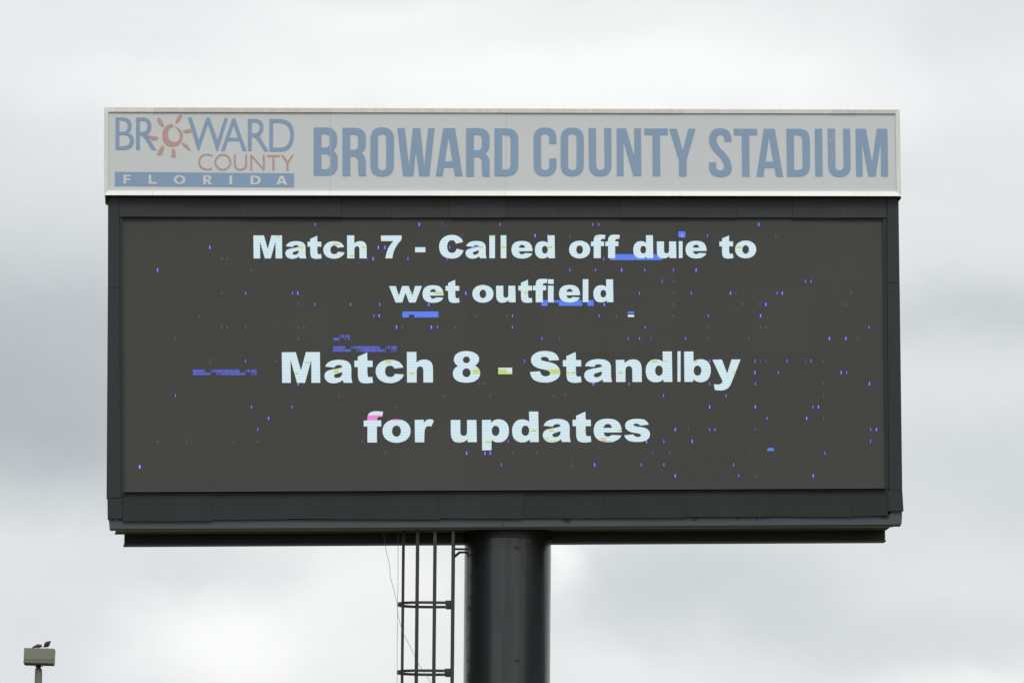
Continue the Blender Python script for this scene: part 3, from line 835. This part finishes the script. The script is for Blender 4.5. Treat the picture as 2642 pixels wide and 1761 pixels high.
word(W1, r2, 'faded_blue'); word(W2, r3, 'faded_blue'); word(W3, r4, 'faded_blue')
LOGO = [
    '203,182 285,182 375,185q 378,275 375,330q 338,345 400,370q 402,435 398,532q 290,532 203,532;243,215 285,215 335,220q 335,275 333,337q 280,337 243,337;243,370 290,370 360,375q 360,430 355,492q 285,492 243,492',
    '425,182 500,182 592,190q 592,275 590,345q 547,372 645,535 598,535 515,395q 485,375 466,375 466,533 425,533;466,218 505,218 548,222q 548,275 545,338q 495,338 466,338',
    '985,182 1028,182 1105,425 1188,184 1222,184 1308,425 1385,186 1420,187 1312,542 1298,542 1205,250 1108,540 1094,540',
    '1470,190 1498,190 1622,545 1583,545 1545,437 1422,437 1385,545 1345,543;1482,265 1530,400 1435,400',
    '1637,194 1715,196 1805,200q 1805,290 1803,360q 1762,378 1860,548 1815,548 1730,400q 1700,392 1678,390 1678,545 1637,545;1678,235 1715,235 1765,238q 1765,290 1762,352q 1710,352 1678,352',
    '1870,198 1990,198 2135,205q 2138,370 2132,548q 1990,550 1870,550;1910,240 1985,240 2095,245q 2097,372 2092,508q 1985,508 1910,508',
]
flat('halo_patch', [xf(parse('640,210 760,140q 900,140 1010,160q 1050,250 1055,420q 1030,560 1010,640q 880,630 790,590 770,570q 730,590 650,610q 600,560 560,420q 600,330'), *r1)], HY + .0012, 'sun_halo', hdr)
word(LOGO, r1, 'faded_blue')
flat('sun_emblem', [xf(parse(t), *r1) for t in (
    '825,250 712,258q 710,375 712,492q 818,495 930,492q 933,370 925,310q 835,270 900,320q 903,380 895,447q 838,447 770,440q 768,362 772,290q 828,278',
    '658,178 715,200q 728,275 712,282q 703,276 650,240q', '850,245 855,200q 885,160 900,150 925,152 915,200q 872,240',
    '932,330 960,308q 1005,305 1048,330 1010,348q 960,348', '922,450 980,475q 990,490 1022,543 960,520q 925,470',
    '812,525 828,512q 842,525 858,560q 853,610 812,612', '712,483 735,495q 728,515 715,560q 697,588 655,585 665,530q',
    '553,377 640,382q 668,397 665,405 650,430q 620,428 575,415q')], LY - .002, 'faded_red', hdr)
word(['1250,590 1230,573q 1195,573 1102,580q 1100,663 1102,752q 1200,753 1235,750q 1250,738 1250,718 1230,735q 1198,736 1122,730q 1120,663 1125,592q 1198,590 1230,590q 1250,612',
      'O1366 665 92 90 2;O1366 665 73 71 2',
      '1485,582 1505,582 1505,680 1508,737q 1555,737 1608,737q 1608,680 1608,583 1628,583 1628,685 1625,755q 1555,755 1487,753q 1485,685',
      '1663,755 1663,583 1678,583 1800,722 1800,585 1820,585 1820,755 1805,755 1683,612 1683,755',
      '1843,587 1985,587 1985,606 1925,606 1925,756 1903,756 1903,606 1843,606',
      '1996,587 2020,587 2066,655 2112,588 2136,588 2077,675 2077,758 2055,758 2055,675'], r1, 'faded_red')
flat('logo_band', [xf(parse('195,770 2137,787 2137,937 195,923'), *r1)], LY, 'faded_blue', hdr)
word(['287,802 367,804 367,823 318,822 318,842 365,843 365,862 318,862 318,900 287,899',
      '562,803 590,803 590,882 648,882 648,902 562,901', 'O896 855 64 50 2;O896 855 32 30 2',
      '1152,808 1195,808 1242,810q 1242,835 1240,855q 1215,862 1250,907 1215,907 1185,868 1182,868 1182,906 1152,906;1182,825 1195,825 1213,827q 1213,838 1211,850q 1195,850 1182,850',
      '1436,811 1467,811 1467,908 1436,908',
      '1665,812 1710,812 1775,815q 1777,860 1772,908q 1710,909 1665,909;1696,832 1710,832 1745,834q 1745,860 1742,889q 1708,889 1696,889',
      '1985,815 2022,815 2065,912 2030,912 2024,893 1980,893 1973,910 1943,910;2002,838 2017,873 1988,873'], r1, 'header_face', LY - .003)
# torn and scratched vinyl on the T and the U
scr = []
for k in range(16):
    x = 2137 + random.choice([4, 7, 10, 12, 13]) + random.uniform(-1, 1); y = random.uniform(335, 430)
    scr.append([[(x, y), (x + .7, y), (x + .8, y + random.uniform(3, 12)), (x + .1, y + 10)]])
scr.append([[(1911, 334), (1911.8, 334), (1911.6, 347), (1910.8, 347)]])
scr.append([[(853.2, 334), (854.2, 334), (853.0, 452), (852.2, 452)]])
flat('scratches', scr, LY - .003, 'header_face', hdr)['kind'] = 'stuff'

# ================================================================ LED screen
SY = 0.045
scn = slab('led_screen', [(312, 552), (2292, 554), (2296, 1264), (314, 1274)], SY + 0.03, 0.124, 'screen_backing', board)
TL, TR, BL, BR_ = (316.3, 559.2), (2279.5, 560.6), (319.4, 1267.4), (2286.2, 1258.2)


def sp(u, v):
    a = lerp(TL, TR, u); b = lerp(BL, BR_, u); return lerp(a, b, v)


gu, gv = 0.13 / 1965, 0.16 / 700
for j in range(4):
    for i in range(11):
        u0, u1, v0, v1 = i / 11 + gu / 2, (i + 1) / 11 - gu / 2, j / 4 + gv / 2, (j + 1) / 4 - gv / 2
        slab('led_panel', [sp(u0, v0), sp(u1, v0), sp(u1, v1), sp(u0, v1)], SY + random.uniform(0, .0010), SY + .028, 'screen_module', scn)
TY = SY - 0.003
lines = [
    ([('M', 653.7), ('a', 736.3), ('t', 793.5), ('c', 834.2), ('h', 895.4), ('7', 982.8), ('-', 1071), ('C', 1133), ('a', 1201.2),
      ('l', 1262.6), ('l', 1291.9), ('e', 1319.6), ('d', 1380.2), ('o', 1468.3), ('f', 1524.6), ('f', 1561.7), ('d', 1633.9), ('u', 1694.7),
      ('e', 1768.8), ('t', 1856), ('o', 1896.7)], (650, 666.5, 1950, 665.4), 0.7505),
    ([('w', 1004), ('e', 1090.2), ('t', 1149.4), ('o', 1218.8), ('u', 1280), ('t', 1337.3), ('f', 1375), ('i', 1413.8), ('e', 1442.3),
      ('l', 1503.5), ('d', 1531)], (1000, 780.2, 1590, 779.0), 0.7505),
    ([('M', 727), ('a', 837.2), ('t', 914.2), ('c', 969.2), ('h', 1049.7), ('8', 1168.4), ('S', 1367.5), ('t', 1452.2), ('a', 1507.3),
      ('n', 1588.7), ('d', 1666), ('b', 1765.1), ('y', 1838)], (730, 987.1, 1850, 984.2), 1.0),
    ([('f', 938.4), ('o', 986.9), ('r', 1070), ('u', 1163), ('p', 1243.6), ('d', 1321.3), ('a', 1400.5), ('t', 1477.3), ('e', 1531.8),
      ('s', 1610.6)], (940, 1140.7, 1680, 1138.3), 1.0),
]
extra = [[quad(1751.3, 622.2, 1761, 665.6)], [], [quad(1285.5, 948, 1321.4, 965), quad(1748.0, 905.6, 1755.9, 984.2)], []]
for (items, bl, k), ex in zip(lines, extra):
    for g in line_of(items, bl, k) + ex:
        flat('lit_letter', [g], TY, 'led_white', scn)

# yellow and pink faults inside the letters
def z(ox, oy, s, x0, y0, x1, y1): return quad(ox + x0 / s, oy + y0 / s, ox + x1 / s, oy + y1 / s)


S1 = 3.268
YL = [z(720, 895, S3, 870, 485, 1030, 545), z(720, 895, S3, 535, 860, 640, 930), z(880, 895, S3, 1500, 440, 1690, 545),
      z(1030, 895, S3, 335, 845, 520, 925), z(1150, 895, S3, 915, 750, 1135, 910), z(1150, 895, S3, 1775, 740, 2060, 915),
      z(1150, 895, S3, 2060, 850, 2235, 915), z(1360, 895, S3, 1340, 835, 1440, 905), z(1360, 895, S3, 1500, 835, 1635, 905),
      z(1560, 895, S3, 450, 830, 610, 900), z(1560, 895, S3, 1590, 435, 1780, 525), z(1560, 895, S3, 1990, 455, 2170, 490),
      z(1740, 895, S3, 660, 460, 775, 515), z(1740, 895, S3, 1960, 820, 2060, 890), z(1200, 1050, S3, 670, 1135, 855, 1215),
      z(1380, 1050, S3, 470, 745, 640, 820), z(1380, 1050, S3, 330, 1035, 450, 1090), z(1380, 1050, S3, 470, 1130, 740, 1165),
      z(1510, 1050, S3, 510, 1025, 705, 1100), z(1510, 1050, S3, 705, 1125, 870, 1155), z(1510, 1050, S3, 1115, 740, 1225, 815),
      z(1380, 1050, S3, 1650, 745, 1700, 810), z(1200, 1050, S3, 2225, 750, 2400, 820), z(1030, 1050, S3, 1920, 1150, 2080, 1180),
      z(620, 560, S1, 293, 155, 335, 167), z(620, 560, S1, 490, 246, 530, 262), z(620, 560, S1, 780, 222, 835, 240),
      z(620, 560, S1, 1027, 247, 1062, 262), z(620, 560, S1, 927, 318, 962, 335), z(620, 560, S1, 2102, 153, 2140, 166),
      z(620, 560, S1, 2200, 245, 2240, 263), z(620, 560, S1, 2010, 243, 2048, 262), z(1300, 560, S1, 370, 243, 408, 263),
      z(1300, 560, S1, 1960, 243, 2006, 263), z(1300, 560, S1, 772, 154, 800, 164), z(620, 560, S1, 1425, 632, 1448, 652),
      z(620, 560, S1, 1640, 631, 1712, 650), z(1300, 560, S1, 172, 628, 205, 648)]
YL.append([[(1360 + a / S3, 895 + b / S3) for a, b in ((600, 748), (1095, 745), (1108, 820), (1105, 910), (785, 910), (778, 840), (730, 790))]])
YL.append([[(720 + a / S3, 895 + b / S3) for a, b in ((1845, 770), (2020, 735), (2010, 860), (1860, 920))]])
o = flat('yellow_fault', YL, TY - .002, 'led_yellow', scn); o['kind'] = 'stuff'
PK = [[[(930 + a / S3, 1050 + b / S3) for a, b in ((243, 272), (742, 270), (735, 320), (640, 320), (590, 328), (555, 350), (550, 436), (231, 436), (234, 330))]],
      [[(930 + a / S3, 1050 + b / S3) for a, b in ((1040, 438), (1120, 410), (1215, 403), (1310, 410), (1400, 438))]],
      z(1510, 1050, S3, 530, 1112, 700, 1158)]
o = flat('pink_fault', PK, TY - .002, 'led_pink', scn); o['kind'] = 'stuff'
# blue blocks
BB = [[[(1300 + a / S1, 560 + b / S1) for a, b in ((940, 312), (1290, 312), (1340, 362), (895, 362), (895, 345), (940, 345))]],
      z(1300, 560, S1, 1472, 120, 1530, 171), z(1300, 560, S1, 316, 698, 368, 748), z(1300, 560, S1, 372, 700, 462, 720),
      z(1300, 560, S1, 463, 700, 660, 748), z(1300, 560, S1, 705, 700, 757, 748),
      [[(620 + a / S1, 560 + b / S1) for a, b in ((1367, 795), (1670, 795), (1672, 845), (1467, 845), (1467, 822), (1422, 822), (1422, 845), (1367, 845))]],
      [[(1110 + a / 15.68, 590 + b / 15.68) for a, b in ((1740, 735), (1780, 660), (1870, 655), (1945, 690), (1930, 740), (1800, 785), (1665, 790), (1670, 750))]],
      quad(1980, 1155.2, 1996.5, 1162.6), z(1300, 560, S1, 1044, 795, 1098, 812)]
o = flat('blue_block', BB, TY + .0012, 'led_blue', scn); o['kind'] = 'stuff'
o = flat('white_block', [z(1300, 560, S1, 1046, 822, 1098, 842)], TY, 'led_white', scn); o['kind'] = 'stuff'


def band(ox, oy):
    q = []
    S = 3.565
    for (x0, y0, x1, y1) in ((638, 115, 750, 168), (750, 143, 803, 168), (806, 115, 815, 142), (822, 115, 850, 142), (852, 115, 1068, 142),
                             (855, 142, 864, 168), (872, 142, 880, 168), (886, 142, 895, 168), (900, 142, 1068, 168),
                             (1068, 143, 1122, 168), (1125, 115, 1134, 142), (1142, 115, 1166, 142), (1174, 115, 1226, 142),
                             (1176, 142, 1186, 168), (1198, 142, 1210, 168), (1215, 142, 1222, 168)):
        q.append(quad(ox + (x0 - 638) / S, oy + (y0 - 115) / S, ox + (x1 - 638) / S, oy + (y1 - 115) / S))
    return q


DB = band(859, 892.3) + band(497.5, 952.6)
for (x0, y0, x1, y1) in ((638, 38, 695, 66), (697, 12, 704, 40), (712, 12, 740, 40), (748, 12, 756, 64), (762, 12, 776, 40), (778, 12, 793, 64)):
    DB.append(z(680, 860, 3.565, x0, y0, x1, y1))
o = flat('dim_band', DB, TY + .0012, 'led_dim_blue', scn); o['kind'] = 'stuff'

# ticks: (row y, xs bright, xs medium, xs faint) in units of the 2352 px wide overview
K = 2642 / 2352
ROWS = [
    (515.5, (963, 1743), (724, 1149, 1362, 1375), (1016,)), (541, (1229, 1567), (1625, 1258), (1310, 1782, 1062)),
    (568, (869, 884, 482), (1033,), (600,)), (594, (857,), (937, 1027, 1387), (510, 522, 843)),
    (620, (362, 1428, 1599), (1368, 1481, 1547, 1309), (577,)), (646, (), (1850, 1863, 1521), (1547,)),
    (673, (684, 1070, 1678, 1797), (564, 672, 1469, 1588, 1785), (1547, 1690, 510, 1955, 1115)),
    (699, (985, 1388, 1759), (723, 805, 872), (685, 1547, 1705, 1745, 1942)), (725, (871, 1747), (859, 1376, 1627, 1177), (457, 1165, 1416, 1094, 1547)),
    (751, (911, 991), (1005, 1482, 1996, 1177), (510, 522, 564, 685, 698, 924, 1045, 1627, 1747, 1759)),
    (777, (1943, 1905), (1245, 1443, 1469, 1575), (403, 685, 1285, 1495, 1627, 1720, 1970)),
    (829, (), (564, 1205, 1630, 1734, 1863, 1808), (483, 632, 1747, 1759, 1850, 1892)),
    (855, (1734, 1932), (1788, 1945), (857, 1325)), (881, (685, 1997, 1363), (1445, 1630, 1735), (698, 1100, 1112, 1259, 1892)),
    (908, (), (403, 1524, 1668), (779, 1020, 1126, 1272, 1298, 1892)), (934, (1630, 1880, 1735), (578, 671, 1867), (911,)),
    (960, (617, 1853), (1762,), (1892,)), (986, (1551, 2013, 1392), (592, 1630, 1642, 2000), (1581, 1735)),
    (1013, (1485, 1590), (1525, 2000, 1167, 1407), (362, 429, 537, 592, 832)), (1040, (1072, 1114, 1126), (1895,), (886, 1178, 1233, 1499, 1538)),
    (1067, (1366,), (1152, 1473, 1525, 1685), (1313,)), (1092, (1551, 1868), (1697,), (1737,)),
]
tk, core, dim = [], [], []
for yy, b1, b2, b3 in ROWS:
    yp = (yy) * K
    for x in b1:
        X = x * K; tk.append(quad(X - 2.7, yp - 4.8, X + 2.7, yp + 4.8)); core.append(quad(X - .8, yp - 4.0, X + .5, yp + 4.0))
    for x in b2:
        X = x * K; tk.append(quad(X - 1.6, yp - 4.2, X + 1.6, yp + 4.2)); core.append(quad(X - .5, yp - 3.4, X + .2, yp + 3.4))
    for x in b3:
        X = x * K; dim.append(quad(X - 1.2, yp - 3.8, X + 1.2, yp + 3.8))
tk.append(quad(321 * K - 3.4, 1071.5 * K - 5, 321 * K + 3.4, 1071.5 * K + 5)); core.append(quad(321 * K - 1.5, 1071.5 * K - 4.2, 321 * K + 1.1, 1071.5 * K + 4.2))
for nm, q, mm, dy in (('fault_tick', tk, 'led_tick', .0), ('fault_tick_core', core, 'led_tick_core', -.001), ('faint_tick', dim, 'led_tick_dim', .0)):
    o = flat(nm, q, TY + .0016 + dy, mm, scn); o['kind'] = 'stuff'

# ================================================================ loose wires under the board
def wire(name, pts, y, r, label):
    V = [ORG + BR @ P(a, b, y) for a, b in pts]
    m = MB()
    base = V[-1].copy()
    m.tube([p - base for p in V], r, 6)
    o = m.build(name, 'wire_grey'); o.location = base
    tag(o, label, 'wire', 'loose wires hanging below the board')
    return o


def curve(pts, n=6):
    res = []
    for i in range(len(pts) - 1):
        p0 = pts[max(i - 1, 0)]; p1 = pts[i]; p2 = pts[i + 1]; p3 = pts[min(i + 2, len(pts) - 1)]
        for k in range(n):
            t = k / n
            res.append(tuple(0.5 * ((2 * p1[j]) + (-p0[j] + p2[j]) * t + (2 * p0[j] - 5 * p1[j] + 4 * p2[j] - p3[j]) * t * t + (-p0[j] + 3 * p1[j] - 3 * p2[j] + p3[j]) * t ** 3) for j in (0, 1)))
    res.append(pts[-1]); return res


wire('hanging_wire', curve([(1027, 1362), (1026.8, 1480), (1026, 1550), (1025, 1640), (1024.5, 1761), (1024, 2000), (1022, 2400), (1022, 2920)]), 0.36, 0.0034,
     'thin straight wire hanging beside the outer edge of the ladder cage')
wire('hanging_wire', curve([(990, 1372), (993, 1403), (1004.5, 1455), (1008, 1490), (1023, 1548), (1028, 1590), (1040, 1630), (1060, 1670), (1080, 1712),
                            (1100, 1742), (1112, 1764), (1128, 1830), (1122, 2200), (1124, 2920)]), 0.40, 0.0034,
     'thin slack wire slanting down through the bars of the ladder cage')

# ================================================================ floodlight pole far left, with two birds
LD = 135.0
fwd = ray(CXP, CYP)


def W(px, py, dist=LD):
    d = ray(px, py); return CAM + d * (dist / d.y)


mpp = (W(101, 1700) - W(100, 1700)).length
c0 = W(100.2, 1713)
lamp = tag(empty('floodlight_pole', (c0.x, c0.y, 0), 0.0), 'slim grey floodlight pole with a boxy olive lamp head, far left', 'floodlight')


def lx(px): return (px - 100.2) * mpp


def lz(py): return c0.z + (1713 - py) * mpp


# head: tapered box, back shell over a rim
def frustum(name, xa0, xa1, za, xb0, xb1, zb, y0, y1, m, y0b=None, y1b=None):
    y0b = y0 if y0b is None else y0b; y1b = y1 if y1b is None else y1b
    v = [(xa0, y0, za[0]), (xa1, y0, za[1]), (xa1, y1, za[1]), (xa0, y1, za[0]), (xb0, y0b, zb[0]), (xb1, y0b, zb[1]), (xb1, y1b, zb[1]), (xb0, y1b, zb[0])]
    return link(name, v, [(0, 3, 2, 1), (4, 5, 6, 7), (0, 1, 5, 4), (1, 2, 6, 5), (2, 3, 7, 6), (3, 0, 4, 7)], m, lamp)


frustum('lamp_shell', lx(62.2), lx(139.0), (lz(1701), lz(1702)), lx(62.8), lx(140.2), (lz(1671.5), lz(1672.8)), -0.16, 0.30, 'lamp_olive', -0.13, 0.28)
frustum('lamp_rim', lx(61.8), lx(138.8), (lz(1710.2), lz(1711.2)), lx(62.4), lx(139.2), (lz(1702.0), lz(1702.9)), -0.178, 0.32, 'lamp_olive')
frustum('lens', lx(62.6), lx(138.0), (lz(1713), lz(1713.8)), lx(62.6), lx(138.2), (lz(1710.4), lz(1711.4)), -0.165, 0.31, 'lamp_dark')
m = MB(); m.tube([(lx(98.8), 0.06, lz(1725)), (lx(98.8), 0.06, lz(1712))], 0.052, 14); m.build('neck', 'lamp_dark', lamp, True)
m = MB(); m.bar((lx(89), 0.0, lz(1718)), (lx(111), 0.0, lz(1718)), 0.02, 0.012); m.build('bolt', 'lamp_dark', lamp)
m = MB(); m.tube([(lx(99.4), 0.06, 0), (lx(99.2), 0.06, lz(1740)), (lx(99.2), 0.06, lz(1724.6)), (lx(99.2), 0.06, lz(1723.4))],
                 [9.6 * mpp * 1.35, 9.7 * mpp, 9.0 * mpp, 8.0 * mpp], 20)
m.build('post', 'lamp_olive', lamp, True)
m = MB(); m.box(lx(99) - .2, lx(99) + .2, -.14, .26, 0, 0.03); m.build('base_plate', 'lamp_dark', lamp)


def bird(name, spine, radii, flat_, extras, m, label):
    """spine in photo px relative to the lamp head plane; radii in px; one continuous body loft"""
    mb = MB(); n = 14; base = None
    pts = [Vector((lx(a), 0.05 + dy, lz(b))) for a, b, dy in spine]
    rings = []
    for i, p in enumerate(pts):
        d = (pts[min(i + 1, len(pts) - 1)] - pts[max(i - 1, 0)]).normalized()
        x = Vector((0, 1, 0)); y = d.cross(x).normalized()
        r = radii[i] * mpp
        rings.append([p + (x * math.cos(2 * math.pi * k / n) * flat_[i] + y * math.sin(2 * math.pi * k / n)) * r for k in range(n)])
    org = Vector((pts[len(pts) // 2].x, 0.05, lz(1672)))
    for rg in rings: mb.v += [q - org for q in rg]
    for i in range(len(rings) - 1):
        for k in range(n):
            a = i * n + k; b = i * n + (k + 1) % n
            mb.f.append((a, b, b + n, a + n))
    mb.f.append(tuple(range(n))[::-1]); mb.f.append(tuple((len(rings) - 1) * n + k for k in range(n)))
    o = mb.build(name, m, None, True)
    o.location = Vector((c0.x, c0.y, 0)) + org
    for nm, a, b, r0, r1, dy in extras:
        mm = MB(); pa = Vector((lx(a[0]), 0.05 + dy, lz(a[1]))) - org; pb = Vector((lx(b[0]), 0.05 + dy, lz(b[1]))) - org
        mm.tube([pa, pa.lerp(pb, .5), pb], [r0 * mpp, (r0 + r1) / 2 * mpp, r1 * mpp], 8)
        mm.build(nm, 'bird_bill', o, True)
    tag(o, label, 'bird', 'birds perched on the floodlight head')
    return o


bird('perched_bird', [(80, 1670.3, .02), (83, 1668.8, .01), (88, 1666.8, 0), (93, 1665.2, 0), (98, 1664.6, 0), (102, 1664.6, 0), (104.6, 1664.0, 0), (105, 1661.2, 0), (104.9, 1659.6, 0)],
     [.5, 1.5, 2.9, 4.2, 5.0, 4.8, 3.6, 1.5, .5], [1.4, 1.3, 1.1, 1, 1, 1, 1, 1, 1],
     [('leg', (96, 1668), (96, 1672.3), .45, .35, -.02), ('leg', (99, 1668), (99, 1672.3), .45, .35, .03), ('bill', (107.5, 1666.5), (110.6, 1668.2), .9, .15, 0)],
     'bird_grey', 'grey bird crouching on the lamp head, left of the darker upright bird')
bird('perched_bird', [(110.8, 1668.2, 0), (113, 1666.4, 0), (116, 1663.6, 0), (119, 1660.8, 0), (122, 1658.2, 0), (124.6, 1655.8, 0), (126.6, 1654.2, 0), (128.0, 1652.8, 0), (128.9, 1651.6, 0)],
     [.6, 2.0, 5.2, 7.0, 6.6, 4.7, 3.0, 2.3, .9], [1.5, 1.2, .95, .9, .9, .9, 1, 1, 1],
     [('leg', (119, 1666), (119.5, 1672.8), .45, .35, -.02), ('leg', (122, 1665.5), (122.4, 1672.8), .45, .35, .03), ('bill', (128.4, 1653), (131, 1652.6), 1.0, .15, 0)],
     'bird_dark', 'dark bird standing upright at the right of the lamp head')
